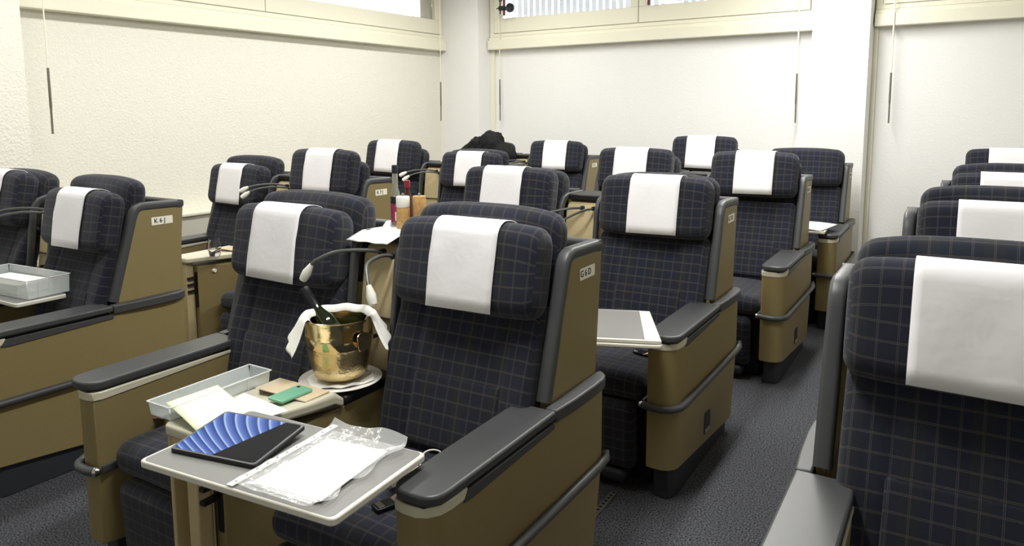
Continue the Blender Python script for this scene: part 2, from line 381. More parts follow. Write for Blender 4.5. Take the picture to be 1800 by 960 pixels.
# ------------------------------------------------------------------ seat parts (u = distance inward from the seat's outer face, yv = module depth, z)
UC, YO = .335, -.45
SL = math.radians(17)
def seat_proto(s):
    """s=+1: outer shell on +x (right seat), s=-1: mirrored. Returns dict of part meshes' objects under a prototype"""
    def X(u): return s*(UC-u)
    def V(u, y, z): return (X(u), y-YO, z)
    root = thing('airline_seat', 'seat', 'seat')
    FY = .045      # the upper fin stands a little inside and behind the armrest panel
    def xr(u0, u1): a, b = X(u0), X(u1); return (min(a, b), max(a, b))
    # base
    bm = BM(); x0, x1 = xr(.15, .60); box(bm, (x0, -.78-YO, .0), (x1, -.06-YO, .36)); finish('seat_base', bm, BLACK, root, smooth=False, bevel=(.01, 2))
    bm = BM(); pl = [(.018, -.10), (.018, -.84), (.04, -.88), (.10, -.88), (.112, -.84), (.112, -.10)]
    prism(bm, pl, lambda u, y: V(u, y, 0), lambda u, y: V(u, y, .145+.0*y if y < -.5 else .075)); finish('kick_plate', bm, KICK, root, bevel=(.004, 2))
    # cushion and leg rest
    bm = BM(); x0, x1 = xr(.138, .612)
    def dome(t, a, b): return (a, b+(.012*(1-t*t) if b > 0 else 0))
    pillow(bm, x0, x1, -.650-YO, .445, 0, .255, .055, .05, .04, dome); finish('seat_cushion', bm, FAB, root, angle=60)
    bm = BM(); x0, x1 = xr(.185, .605); pillow(bm, x0, x1, -.872-YO, .235, -.05, .04, .145, .035, .03); finish('leg_rest', bm, FAB, root, angle=60)
    bm = BM(); x0, x1 = xr(.22, .57); pillow(bm, x0, x1, -.86-YO, .055, 0, .05, .028, .02, .02); finish('foot_bar', bm, KICK, root, angle=60)
    # backrest
    bm = BM(); x0, x1 = xr(.070, .622)
    def conc(t, a, b): return (a-(.014*t*t*t*t if a < 0 else 0)-(.01*cos(b/.29*pi*.9) if a < 0 else 0)+(.007*math.exp(-((abs(t)-.60)/.035)**2) if a < 0 else 0), b)
    pillow(bm, x0, x1, -.328-YO, .70, SL, .05, .30, .04, .035, conc, nx=40); bk = finish('backrest', bm, FAB, root, angle=60)
    bm = BM(); x0, x1 = xr(.170, .500); pillow(bm, x0, x1, -.398-YO, .635, SL, .016, .115, .012, .012); finish('lumbar_cushion', bm, FAB, bk, angle=60)
    bm = BM(); x0, x1 = xr(.066, .632)
    def brow(t, a, b): return (a, b-(.028*abs(t)**3 if b > 0 else 0))
    pillow(bm, x0, x1, -.165-YO, 1.115, math.radians(8), .05, .165, .045, .045, brow, nx=12); finish('upper_backrest', bm, FAB, root, angle=60)
    # rear shell panel
    bm = BM(); x0, x1 = xr(.056, .62); box(bm, (x0, -.03+FY-YO, .1), (x1, -.006+FY-YO, 1.122)); finish('rear_panel', bm, BEIGE, root, smooth=False)
    # side shell: upper fin
    bm = BM()
    pf = [(-.045, .66), (0, 1.118), (-.205, 1.128), (-.225, 1.12), (-.24, 1.095), (-.352, .73), (-.36, .66)]
    prism(bm, pf, lambda y, z: V(.03, y+FY, z), lambda y, z: V(.054, y+FY, z)); sh = finish('side_shell', bm, BEIGE, root, bevel=(.003, 2))
    # lower arm panel
    bm = BM(); pl = [(0, -.02), (0, -.865), (.006, -.897), (.024, -.925), (.05, -.938), (.09, -.938), (.116, -.93), (.126, -.905), (.126, -.02)]
    a = [bm.verts.new(V(u, (y if y < -.1 else -.075), .147-.084*(y+.94)/.92-(0 if y < -.9 else 0))) for u, y in pl]
    mid = [bm.verts.new(V(u, (y if y < -.1 else -.004), .40)) for u, y in pl]
    b = [bm.verts.new(V(u, (y if y < -.1 else -.004), .668)) for u, y in pl]
    n = len(pl); bm.faces.new(a); bm.faces.new(b[::-1])
    for lo, hi in ((a, mid), (mid, b)):
        for i in range(n): bm.faces.new((lo[i], lo[(i+1) % n], hi[(i+1) % n], hi[i]))
    finish('armrest_panel', bm, BEIGE, root, bevel=(.003, 2), angle=50)
    # cream trim at the front end and along the inner edge
    bm = BM(); pl = [(-.002, -.80), (-.002, -.865), (.004, -.899), (.023, -.928), (.05, -.941), (.09, -.941), (.118, -.933), (.129, -.905), (.129, -.36), (.124, -.36), (.11, -.80)]
    prism(bm, pl, lambda u, y: V(u, y, .662 if u > .12 and y > -.85 else .645), lambda u, y: V(u, y, .672)); finish('front_trim', bm, CREAM, root, bevel=(.002, 1))
    # dark strip under the pad on the outer side
    bm = BM(); pf = [(-.82, .64), (-.80, .668), (-.355, .668), (-.355, .648), (-.79, .636)]
    prism(bm, pf, lambda y, z: V(-.006, y, z), lambda y, z: V(.02, y, z)); finish('side_strip', bm, DARK, root, bevel=(.002, 1))
    # pad
    bm = BM(); pl = [(-.012, -.358), (-.012, -.88)]+[(.058-.07*math.copysign(abs(cos(t))**.7, cos(t)), -.88-.068*sin(t)**.7) for t in [pi*k/12 for k in range(1, 12)]]+[(.128, -.88), (.128, -.42), (.122, -.36)]
    prism(bm, pl, lambda u, y: V(u, y, .680), lambda u, y: V(u, y, .708)); pd = finish('armrest_pad', bm, PAD, root, bevel=(.008, 4), angle=60)
    bm = BM(); prism(bm, [(.004, -.37), (.004, -.90), (.03, -.935), (.09, -.935), (.118, -.90), (.118, -.37)], lambda u, y: V(u, y, .670), lambda u, y: V(u, y, .682)); finish('pad_underside', bm, BLACK, pd, bevel=(.002, 1))
    # rail round the outside behind the pad
    bm = BM(); pl = [(-.012, -.356), (-.02, -.25), (-.024, -.12), (-.022, -.04), (-.012, -.008), (.006, .012), (.022, .02), (.028, .0), (.028, -.356)]
    prism(bm, pl, lambda u, y: V(u, y, .668), lambda u, y: V(u, y, .708)); finish('armrest_rail', bm, DARK, root, bevel=(.006, 3), angle=60)
    bm = BM(); pl = [(.036, -.356), (.06, -.356), (.06, -.3), (.036, -.26)]
    # bumper rail lower down
    bm.free(); bm = BM(); pts = [V(-.004, .012, .43), V(-.013, 0, .41), V(-.015, -.06, .405), V(-.015, -.5, .408), V(-.015, -.865, .41), V(-.009, -.905, .41), V(.015, -.94, .41), V(.045, -.955, .41), V(.095, -.955, .41), V(.128, -.948, .412)]
    tube(bm, pts, .0155, 10); finish('bumper_rail', bm, DARK, root, angle=60)
    bm = BM(); tube(bm, [V(.126, -.948, .412), V(.133, -.945, .412), V(.139, -.938, .412)], [.0165, .0165, .009], 10); finish('rail_cap', bm, SILVER, root)
    bm = BM(); x0, x1 = xr(.1275, .139); box(bm, (x0, -.93-YO, .398), (x1, -.80-YO, .427)); finish('inner_rail', bm, DARK, root, smooth=False, bevel=(.005, 2))
    # latch
    bm = BM(); pf = [(-.527, .155), (-.527, .235), (-.515, .247), (-.447, .243), (-.437, .232), (-.437, .155), (-.445, .145), (-.517, .145)]
    prism(bm, pf, lambda y, z: V(-.0025, y, z), lambda y, z: V(.008, y, z)); lt = finish('latch_recess', bm, BLACK, root, bevel=(.001, 1))
    bm = BM(); box(bm, *[tuple(f(a, b) for a, b in zip(V(-.0045, -.517, .152), V(-.0015, -.449, .166))) for f in (min, max)]); finish('latch_bar', bm, SATIN, lt, smooth=False)
    # dark trim round the fin and along the rear
    bm = BM(); path = [(-.372, .712), (-.345, .80), (-.258, 1.085), (-.247, 1.113), (-.232, 1.132), (-.208, 1.14), (-.01, 1.136)]
    prof = [(p[0], p[1]) for p in rrect(.0225, .019, .012, 3)]
    sweep(bm, [V(.047, y+FY, z) for y, z in path], (1, 0, 0), prof)
    sweep(bm, [V(.026, -.016+FY, 1.136), V(.624, -.016+FY, 1.136)], (0, 0, 1), rrect(.0185, .019, .012, 3)); finish('shell_trim', bm, DARK, root, angle=50)
    # inner fin trim on the console side of the back
    # headrest
    bm = BM(); x0, x1 = xr(.064, .614); TI = math.radians(12)
    def hd(t, a, b): return (a-(.012*(1-t*t) if a < 0 else 0), b-(.014*abs(t)**4 if b > 0 else -.008*abs(t)**4))
    pillow(bm, x0, x1, -.283-YO, 1.093, TI, .060, .148, .055, .042, hd, nx=12, ne=6); hr = finish('headrest', bm, FAB, root, angle=60)
    # cloth over the headrest
    bm = BM(); A, B = .0755, .1515; g = rrect(A, B, .055, 6)
    g = densify(g, .02)
    # from back top (a>0,b>0) over the top to the front (a<0) and down
    prof = [(a, b) for a, b in g if b > .09 and a > 0]; prof.sort(key=lambda p: (p[1]-p[0]))
    top = [(a, b) for a, b in g if (b > 0 and a <= 0) or (b > .1)]
    seq = []
    for k in range(9): seq.append((.066-.004*k/8, .06+.045*k/8))
    seq = [(.064, .10)]+[(.064-.05+.05*cos(t)-.0, .1015+.05*sin(t)) for t in [pi/2*k/6 for k in range(1, 7)]]
    seq += [(-.0, .1525), (-.02, .151)]+[(-.02-.0555*sin(t), .0955+.0555*cos(t)) for t in [pi/2*k/6 for k in range(1, 7)]]
    seq += [(-.0765, .06), (-.0775, .02), (-.0775, -.02), (-.0765, -.06), (-.0745, -.10), (-.0715, -.139)]
    nx = 12; rows = []; uc = .325; random.seed(3)
    for i, (a, b) in enumerate(seq):
        row = []
        for k in range(nx+1):
            t = k/nx; u = uc-.121+.242*t
            w = .0016*sin(9*t+i*.35)+.0016*sin(4*t-i*.6) if b < .05 and a < 0 else 0
            wid = 1+(.02*(i/len(seq)))
            u = uc+(u-uc)*wid; x = X(u)
            a2, b2 = a-w*1.0, b-(.004*(t-.5) if i == len(seq)-1 else 0)
            row.append(bm.verts.new((x, -.283-YO+a2*cos(TI)+b2*sin(TI), 1.093-a2*sin(TI)+b2*cos(TI))))
        rows.append(row)
    for r0, r1 in zip(rows, rows[1:]):
        for k in range(nx): bm.faces.new((r0[k], r0[k+1], r1[k+1], r1[k]))
    cv = finish('headrest_cover', bm, CLOTH, hr, angle=70)
    sd = cv.modifiers.new('thick', 'SOLIDIFY'); sd.thickness = .0025; sd.offset = 0
    cv['label'] = 'white cloth cover'
    return root
PR = {1: seat_proto(1), -1: seat_proto(-1)}
def copy_tree(o, parent=None):
    c = o.copy(); C.objects.link(c); c.parent = parent
    for ch in list(o.children): copy_tree(ch, c)
    return c
used = {1: False, -1: False}
def place_seat(mod, s, dz, label, group, cover=True, plate=None, latch=True):
    x, y, r = mod; lx = -.335 if s > 0 else -1.165; ly = YO
    if used[s]: o = copy_tree(PR[s])
    else: o = PR[s]; used[s] = True
    todo.append((o, s, dz, cover, plate))
    o.location = (x+lx*cos(r)-ly*sin(r), y+lx*sin(r)+ly*cos(r), 0); o.rotation_euler = (0, 0, r)
    o['label'] = label; o['group'] = group
    far = s < 0 and mod[0] < 1      # left seats: shell a touch further out than the cushions
    if far: o.location.x -= .012
    if s < 0:
        for ch in o.children:
            if ch.name.startswith(('backrest', 'upper_backrest', 'headrest', 'seat_cushion')): ch.location.x = .012 if far else .014
    return o
todo = []
MOD = {'B': (0, 0, 0), 'C': (.081, 1.443, 0), 'D': (.178, 2.989, 0), 'E': (.274, 4.297, 0),
       'L1': (-2.285, .02, -.02), 'L2': (-2.188, 1.50, -.012), 'L3': (-2.046, 2.987, .007), 'L4': (-2.000, 4.36, .02),
       'R1': (2.19, -.01, 0), 'R2': (2.27, 1.443, 0), 'R3': (2.37, 2.95, 0), 'R4': (2.44, 4.28, 0)}
GC, GL, GR = 'seats in the centre block', 'seats in the block along the left wall', 'seats in the block at the right edge'
SEATS = [
 ('B', 1, 0, 'front navy checked seat labelled G6D, right of the gold wine bucket', GC, True, 'G6D'),
 ('B', -1, -.005, 'front navy checked seat left of the gold wine bucket, with white cloth', GC, True, None),
 ('C', 1, .033, 'navy checked seat directly behind the G6D seat, its grey tray table folded in half', GC, True, 'G7D'),
 ('C', -1, .045, 'navy checked seat left of the seat with the folded grey tray table', GC, True, None),
 ('D', 1, .075, 'third navy seat along the aisle in the centre block, raised headrest with white cloth', GC, True, 'G8D'),
 ('D', -1, .08, 'navy seat in the third centre row, left one of the two', GC, True, None),
 ('E', 1, .04, 'rearmost centre seat by the aisle, headrest bare without white cloth', GC, False, 'G9D'),
 ('E', -1, .125, 'rearmost centre seat with raised headrest and white cloth, left of the bare one', GC, True, None),
 ('L1', 1, -.02, 'navy checked seat labelled K6J in the block along the left wall', GL, True, 'K6J'),
 ('L1', -1, .04, 'navy checked seat at the left edge of the photo beside the K6J seat', GL, True, None),
 ('L2', 1, .105, 'navy checked seat labelled K7J with raised headrest', GL, True, 'K7J'),
 ('L2', -1, -.018, 'navy checked seat by the left wall behind the water glass', GL, True, None),
 ('L3', 1, .02, 'navy seat right of the twin reading lamps in the third row by the left wall', GL, True, None),
 ('L3', -1, .10, 'navy seat by the left wall behind the K7J label, raised headrest', GL, True, None),
 ('L4', 1, .06, 'rear navy seat right of the black jacket', GL, True, 'K9J'),
 ('L4', -1, -.05, 'rear corner seat buried under the black jacket', GL, False, None),
 ('R1', -1, 0, 'nearest navy checked seat at the right edge, large white cloth', GR, True, None),
 ('R2', -1, -.015, 'second navy seat from the front at the right edge', GR, True, None),
 ('R3', -1, -.01, 'third navy seat from the front at the right edge', GR, True, None),
 ('R4', -1, .065, 'rearmost navy seat at the right edge, tallest headrest of that block', GR, True, None)]
random.seed(11)
for a in SEATS: place_seat(MOD[a[0]], *a[1:5], cover=a[5], plate=a[6])
for o, s, dz, cover, plate in todo:
    if 'left edge of the photo' in o['label']:
        for ch in o.children:
            if ch.name.startswith('headrest'):
                for q in ch.children: q.location.x = .035
    for ch in list(o.children):
        if ch.name.startswith('headrest'):
            ch.location = (ch.location.x, dz*.21, dz)
            if not cover:
                for q in list(ch.children): bpy.data.objects.remove(q)
    if plate:
        # label on the outside of the shell
        bm = BM(); x = UC; x -= .03; box(bm, (x+.0005, -.125-YO, 1.045), (x+.0025, -.015-YO, 1.083)); lb = finish('seat_label', bm, LABELM, o, smooth=False); lb['label'] = 'white tape label reading '+plate
        text_mesh('lettering', ' '.join(plate), .030, INK, lb, (x+.003, -.083-YO, 1.064), (pi/2, 0, pi/2))

# ------------------------------------------------------------------ consoles between the two seats of a pair
CO = Vector((-.75, -.5, 0))
def console_proto():
    root = thing('centre_console', 'console', 'console')
    def V(x, y, z): return (x-CO.x, y-CO.y, z)
    bm = BM(); pl = [(-.775, -.945), (-.735, -.945), (-.668, -.80), (-.645, -.70), (-.645, -.27), (-.855, -.27), (-.862, -.945)]
    prism(bm, pl, lambda x, y: V(x, y, .02), lambda x, y: V(x, y, .655)); finish('cabinet', bm, BEIGE, root, bevel=(.004, 2))
    # front housing with tall recess
    bm = BM()
    for a, b in (((-.888, -1.005, .1), (-.872, -.96, .69)), ((-.812, -1.005, .1), (-.765, -.96, .69)), ((-.872, -1.005, .62), (-.812, -.96, .69)), ((-.872, -1.005, .1), (-.812, -.96, .16)), ((-.888, -.96, .1), (-.765, -.952, .69))):
        box(bm, V(*a), V(*b))
    finish('table_housing', bm, BEIGE_L, root, smooth=False, bevel=(.004, 2))
    bm = BM(); box(bm, V(-.76, -.949, .40), V(-.738, -.947, .62)); [box(bm, V(-.775, -1.0, z), V(-.745, -.955, z+.012)) for z in (.5, .54, .58)]; finish('vent_bars', bm, BLACK, root, smooth=False)
    # cream tray top, sloping up to the front
    def topz(y): return .715 if y < -.62 else (.685 if y > -.56 else .685+.03*(-.56-y)/.06)
    pl = [(-.895, -1.0), (-.88, -1.015), (-.75, -1.015), (-.735, -1.0), (-.665, -.80), (-.637, -.70), (-.637, -.60), (-.637, -.56), (-.863, -.56), (-.863, -.62), (-.895, -.8)]
    bm = BM(); prism(bm, pl, lambda x, y: V(x, y, topz(y)-.032), lambda x, y: V(x, y, topz(y))); finish('tray_top', bm, CREAM, root, bevel=(.008, 3), angle=50)
    bm = BM(); box(bm, V(-.885, -.70, .7135), V(-.66, -.60, .7165)); 
    finish('wood_inlay', bm, mat('pale_wood_inlay', (214, 196, 166), .4), root, smooth=False)
    bm = BM(); pl = [(-.637, -.557), (-.637, -.30), (-.863, -.30), (-.863, -.557)]
    prism(bm, pl, lambda x, y: V(x, y, .656), lambda x, y: V(x, y, .686)); finish('console_pad', bm, BLACK, root, bevel=(.009, 3), angle=50)
    bm = BM(); tube(bm, [V(-.70, -.86, .62), V(-.683, -.86, .62)], .011, 12); finish('knob', bm, WHITEP, root)
    # divider between the two backs
    bm = BM(); pf = [(-.29, .69), (-.235, 1.07), (-.215, 1.10), (-.18, 1.118), (-.035, 1.118), (-.035, .3), (-.26, .3)]
    prism(bm, pf, lambda y, z: V(-.838, y, z), lambda y, z: V(-.662, y, z)); dv = finish('divider_panel', bm, BEIGE_L, root, bevel=(.006, 2))
    bm = BM(); path = [(-.325, .66), (-.268, 1.07), (-.255, 1.105), (-.235, 1.127), (-.20, 1.138), (-.03, 1.138)]
    for xx in (-.852, -.648): sweep(bm, [V(xx, y, z) for y, z in path], (1, 0, 0), rrect(.011, .018, .008, 3))
    finish('divider_trim', bm, DARK, root, angle=50)
    bm = BM(); box(bm, V(-.84, -.21, 1.122), V(-.66, .014, 1.15)); finish('divider_deck', bm, BLACK, root, smooth=False, bevel=(.006, 2))
    bm = BM(); tube(bm, [V(-.74, -.31, .80), V(-.74, -.265, .80)], .007, 10); box(bm, V(-.836, -.281, .86), V(-.664, -.262, .862)); finish('socket', bm, BLACK, root)
    return root
def lamp_part(parent, pts, end):
    """pts: gooseneck; end: direction of the head"""
    L = cr(pts, 6); bm = BM(); tube(bm, L, .0065, 8); bm2 = BM()
    g = finish('reading_lamp', bm, GREYTUBE, parent)
    a = L[-1]; d = Vector(end).normalized()
    hp = [a-d*.004, a+d*.006, a+d*.03, a+d*.05, a+d*.062]
    tube(bm2, hp, [.008, .0105, .0165, .0155, .0135], 14); h = finish('lamp_head', bm2, WHITEP, g); h['label'] = 'white lamp head'
    bm3 = BM(); tube(bm3, [a+d*.0625, a+d*.064], .011, 14); finish('lamp_lens', bm3, SATIN, g)
    bm4 = BM(); p = Vector(pts[0]); tube(bm4, [p+Vector((0, .012, 0)), p-Vector((0, .008, 0))], .011, 10); finish('lamp_socket', bm4, BLACK, g)
def V(x, y, z): return Vector((x, y, z))-CO
con0 = console_proto()
CONS = {}
cl = {'B': 'beige console between the two front seats, carrying the plate and green phone', 'C': 'beige console between the seats of the second centre row', 'D': 'console between the seats of the third centre row',
      'E': 'console between the two rearmost centre seats', 'L1': 'console beside the K6J seat, with the plastic box on its table', 'L2': 'beige console with cream top carrying the water glass',
      'L3': 'console between the third row seats by the left wall, with twin reading lamps', 'L4': 'console between the rearmost left block seats, beside the black jacket'}
for k in cl:
    o = con0 if k == 'B' else copy_tree(con0); CONS[k] = o
    x, y, r = MOD[k]; o.location = (x+CO.x*cos(r)-CO.y*sin(r), y+CO.x*sin(r)+CO.y*cos(r), 0); o.rotation_euler = (0, 0, r); o['label'] = cl[k]; o['group'] = 'consoles between the seats'
for k, o in CONS.items():
    if k == 'B':
        lamp_part(o, [V(-.728, -.262, 1.095), V(-.76, -.32, 1.108), V(-.83, -.38, 1.105), V(-.895, -.41, 1.075), V(-.918, -.415, 1.055)], (-.45, -.15, -.75))
        lamp_part(o, [V(-.678, -.262, 1.085), V(-.682, -.32, 1.095), V(-.68, -.39, 1.08), V(-.655, -.42, 1.04), V(-.64, -.43, 1.018)], (.32, -.1, -.8))
    elif k == 'C':
        lamp_part(o, [V(-.735, -.262, 1.09), V(-.78, -.31, 1.09), V(-.85, -.35, 1.075), V(-.90, -.37, 1.06)], (-.7, -.3, -.2))
        lamp_part(o, [V(-.672, -.262, 1.09), V(-.70, -.33, 1.085), V(-.76, -.39, 1.05), V(-.775, -.405, 1.035)], (-.15, -.4, -.7))
    else:
        lamp_part(o, [V(-.70, -.262, 1.09), V(-.75, -.33, 1.105), V(-.83, -.39, 1.10), V(-.885, -.43, 1.085)], (-.7, -.35, -.4))
        lamp_part(o, [V(-.672, -.262, 1.075), V(-.72, -.36, 1.09), V(-.78, -.43, 1.08), V(-.825, -.47, 1.06)], (-.6, -.4, -.5))
# tables unfolded from the consoles
def table_part(con, corners, z, th, label, arm=None, extra=None):
    """corners in module coordinates, counter clockwise; world offset handled by the console"""
    bm = BM(); pts = [Vector((x, y)) for x, y in corners]; out = []; n = len(pts); r = .018
    for i, p in enumerate(pts):
        a = (pts[i-1]-p).normalized(); b = (pts[(i+1) % n]-p).normalized()
        for t in (0, .25, .5, .75, 1):
            q0 = p+a*r*(1-t)**2+b*r*t*t; out.append((q0.x, q0.y))
    prism(bm, out, lambda x, y: V(x, y, z-th), lambda x, y: V(x, y, z)); tb = finish('table_top', bm, TABLEW, con, bevel=(.004, 3), angle=50); tb['label'] = label
    c = sum((Vector(p) for p in out), Vector((0, 0)))/len(out)
    bm = BM(); ins = [Vector(p)+(c-Vector(p)).normalized()*.011*1.0 for p in out]
    prism(bm, [(p.x, p.y) for p in ins], lambda x, y: V(x, y, z-.001), lambda x, y: V(x, y, z+.0006)); finish('table_surface', bm, TABLEG, tb, smooth=False)
    return tb
table_part(CONS['B'], [(-.688, -1.212), (-.085, -1.163), (-.105, -.822), (-.706, -.865)], .742, .018, 'unfolded grey table leaf with white rim')
bm = BM(); sweep(bm, [V(-.77, -.975, .655), V(-.62, -1.06, .70), V(-.45, -1.155, .718)], (0, 0, 1), [(p[0], p[1]) for p in rrect(.013, .007, .004, 2)]); sweep(bm, [V(-.77, -.965, .635), V(-.60, -1.06, .68), V(-.46, -1.145, .705)], (0, 0, 1), rrect(.006, .005, .003, 2))
tube(bm, [V(-.455, -1.155, .712), V(-.455, -1.155, .7225)], .012, 10); finish('table_arm', bm, BLACK, CONS['B'], angle=50)
tb = table_part(CONS['C'], [(-.43, -1.30), (.012, -1.125), (-.175, -.747), (-.60, -.90)], .728, .014, 'folded grey table leaf with white rim')
bm = BM(); prism(bm, [(-.425, -1.29), (.006, -1.118), (-.178, -.752), (-.595, -.905)], lambda x, y: V(x, y, .729), lambda x, y: V(x, y, .743)); finish('upper_leaf', bm, TABLEW, tb, bevel=(.003, 2))
bm = BM(); prism(bm, [(-.415, -1.275), (-.055, -1.13), (-.215, -.778), (-.585, -.905)], lambda x, y: V(x, y, .742), lambda x, y: V(x, y, .7438)); finish('leaf_surface', bm, TABLEG, tb, smooth=False)
bm = BM(); prism(bm, [(-.40, -1.26), (-.30, -1.22), (-.32, -1.17), (-.42, -1.21)], lambda x, y: V(x, y, .744), lambda x, y: V(x, y, .747)); finish('table_latch', bm, WHITEP, tb, bevel=(.001, 1))
bm = BM(); sweep(bm, [V(-.80, -.97, .66), V(-.62, -1.02, .70), V(-.50, -1.07, .712)], (0, 0, 1), rrect(.013, .007, .004, 2)); finish('table_arm', bm, BLACK, CONS['C'], angle=50)
table_part(CONS['L1'], [(-.88, -.66), (-.26, -.64), (-.26, -.42), (-.88, -.44)], .742, .018, 'grey table leaf under the plastic box')
table_part(CONS['E'], [(-.70, -1.08), (-.06, -1.06), (-.08, -.70), (-.70, -.72)], .742, .018, 'table leaf under the white cloth')

# ------------------------------------------------------------------ things on the tables and consoles
def slab(name, m, cx, cy, z0, w, d, h, rz, label, cat, group=None, bevel=None, corner=0.0, parts=None):
    t = None; bm = BM()
    poly = rrect(w/2, d/2, max(corner, .0005), 4) if corner else [(-w/2, -d/2), (w/2, -d/2), (w/2, d/2), (-w/2, d/2)]
    prism(bm, poly, lambda x, y: (x, y, 0), lambda x, y: (x, y, h)); o = finish(name, bm, m, bevel=bevel, smooth=bool(corner), angle=30)
    o.location = (cx, cy, z0); o.rotation_euler = (0, 0, rz); tag(o, label, cat, group); return o
# tablet, in a thin cover, on the table; its screen glows with a ribbed blue picture
tt = thing('tablet_computer', 'dark tablet computer lying on the grey table left of the papers', 'tablet', (-.548, -1.025, .7435), math.radians(10.5)); tt.rotation_euler = (math.radians(5), 0, math.radians(10.5)); tt.location.z += .0085
bm = BM(); prism(bm, rrect(.131, .101, .012, 5), lambda x, y: (x, y, 0), lambda x, y: (x, y, .009)); finish('case', bm, BLACK, tt, bevel=(.002, 2), angle=40)
bm = BM(); prism(bm, rrect(.1295, .0995, .011, 5), lambda x, y: (x, y, .0092), lambda x, y: (x, y, .0112)); finish('bezel', bm, mat('tablet_bezel', (88, 90, 92), .3, metal=.6), tt, angle=40)
def screen_mat():
    m = bpy.data.materials.new('tablet_screen'); m.use_nodes = True; t = NT(m)
    out = t.n('ShaderNodeOutputMaterial'); b = t.n('ShaderNodeBsdfPrincipled'); t.l(b.outputs[0], out.inputs[0])
    b.inputs['Roughness'].default_value = .04; b.inputs['Base Color'].default_value = (.004, .005, .008, 1); b.inputs['Specular IOR Level'].default_value = .35
    tc = t.n('ShaderNodeTexCoord'); sp = t.n('ShaderNodeSeparateXYZ'); t.l(tc.outputs['Object'], sp.inputs[0])
    def M_(op, a, b_=None, c_=None):
        nd = t.n('ShaderNodeMath', operation=op)
        for i, v in enumerate((a, b_, c_)):
            if v is None: continue
            if isinstance(v, (int, float)): nd.inputs[i].default_value = v
            else: t.l(v, nd.inputs[i])
        return nd.outputs[0]
    X_, Y_ = sp.outputs[0], sp.outputs[1]
    # glossy panel photograph: a fan of pale blue ribs above a dark diagonal
    diag = M_('LESS_THAN', M_('ADD', X_, M_('MULTIPLY', Y_, -.40)), .036)
    cxn = M_('SUBTRACT', X_, -.20); cyn = M_('SUBTRACT', Y_, .33); rad = M_('SQRT', M_('ADD', M_('MULTIPLY', cxn, cxn), M_('MULTIPLY', cyn, cyn)))
    ang = M_('ARCTAN2', cxn, M_('MULTIPLY', cyn, -1.0))
    q = M_('MULTIPLY', M_('ADD', M_('ADD', X_, M_('MULTIPLY', Y_, 1.35)), M_('MULTIPLY', M_('MULTIPLY', Y_, Y_), -3.6)), 27.0); fr = M_('FRACT', q)
    rp = t.n('ShaderNodeValToRGB'); t.l(fr, rp.inputs[0]); e = rp.color_ramp.elements
    e[0].position = 0; e[0].color = lin((40, 62, 130))+(1,); e[1].position = 1; e[1].color = lin((46, 68, 140))+(1,)
    for p_, c_ in ((.14, (190, 214, 250)), (.3, (110, 140, 212)), (.6, (82, 112, 188)), (.9, (60, 84, 158))):
        x = e.new(p_); x.color = lin(c_)+(1,)
    mx = t.n('ShaderNodeMix', data_type='RGBA'); mx.inputs[6].default_value = (.003, .004, .006, 1); t.l(rp.outputs[0], mx.inputs[7]); t.l(diag, mx.inputs[0])
    t.l(mx.outputs[2], b.inputs['Emission Color']); b.inputs['Emission Strength'].default_value = .8
    return m
bm = BM(); prism(bm, rrect(.1235, .0935, .008, 4), lambda x, y: (x, y, .0113), lambda x, y: (x, y, .0118)); sc_ = finish('screen', bm, screen_mat(), tt, smooth=False); sc_['label'] = 'lit screen with ribbed blue picture'
# folder film with papers
ft = thing('document_folder', 'clear plastic punched folder holding white sheets on the grey table', 'folder', (-.27, -1.0, .7435), math.radians(4))
def wavy(bm, w, d, z0, amp, seed, nx=26, ny=26, flap=0):
    vs = []
    for j in range(ny+1):
        for i in range(nx+1):
            x = -w/2+w*i/nx; y = -d/2+d*j/ny
            h = z0+amp*(1+sin(x*60+seed)*cos(y*45+seed*2)+.5*sin((x+y)*95+seed))*.5
            e = max(0, y/(d/2)-.62)/.38; h += flap*e*e*(1+.4*sin(x*30))
            h += .004*max(0, abs(x)/(w/2)-.8)/.2*(1+sin(y*70))
            vs.append(bm.verts.new((x+(.01*sin(y*50+seed) if i in (nx,) else 0), y, h)))
    for j in range(ny):
        for i in range(nx): a = j*(nx+1)+i; bm.faces.new((vs[a], vs[a+1], vs[a+nx+2], vs[a+nx+1]))
bm = BM(); wavy(bm, .24, .345, .0075, .003, 1.3, flap=.018); o = finish('film', bm, FILM, ft, angle=80)
bm = BM()
prism(bm, [(-.138, -.175), (-.118, -.175), (-.118, .185), (-.138, .185)], lambda x, y: (x, y, .003), lambda x, y: (x, y, .0036)); 
o = finish('punched_strip', bm, plastic_film('milky_film', .62, .3), ft, smooth=False)
bm = BM()
for k in range(11): lathe(bm, [(.0032, .0037), (.0032, .0042)], 10, (-.128, -.155+k*.032, 0))
finish('punch_hole', bm, INK, ft, smooth=False)['kind'] = 'stuff'
for k in range(3):
    bm = BM(); w, d = .185, .255; prism(bm, [(-w/2, -d/2), (w/2, -d/2), (w/2, d/2), (-w/2, d/2)], lambda x, y: (x, y, .0), lambda x, y: (x, y, .0018)); o = finish('sheet', bm, PAPER, ft, loc=(.0+.004*k, -.022+.004*k, .0004+.002*k), smooth=False); o.rotation_euler = (0, 0, math.radians((-1.5, 1, 3)[k]))
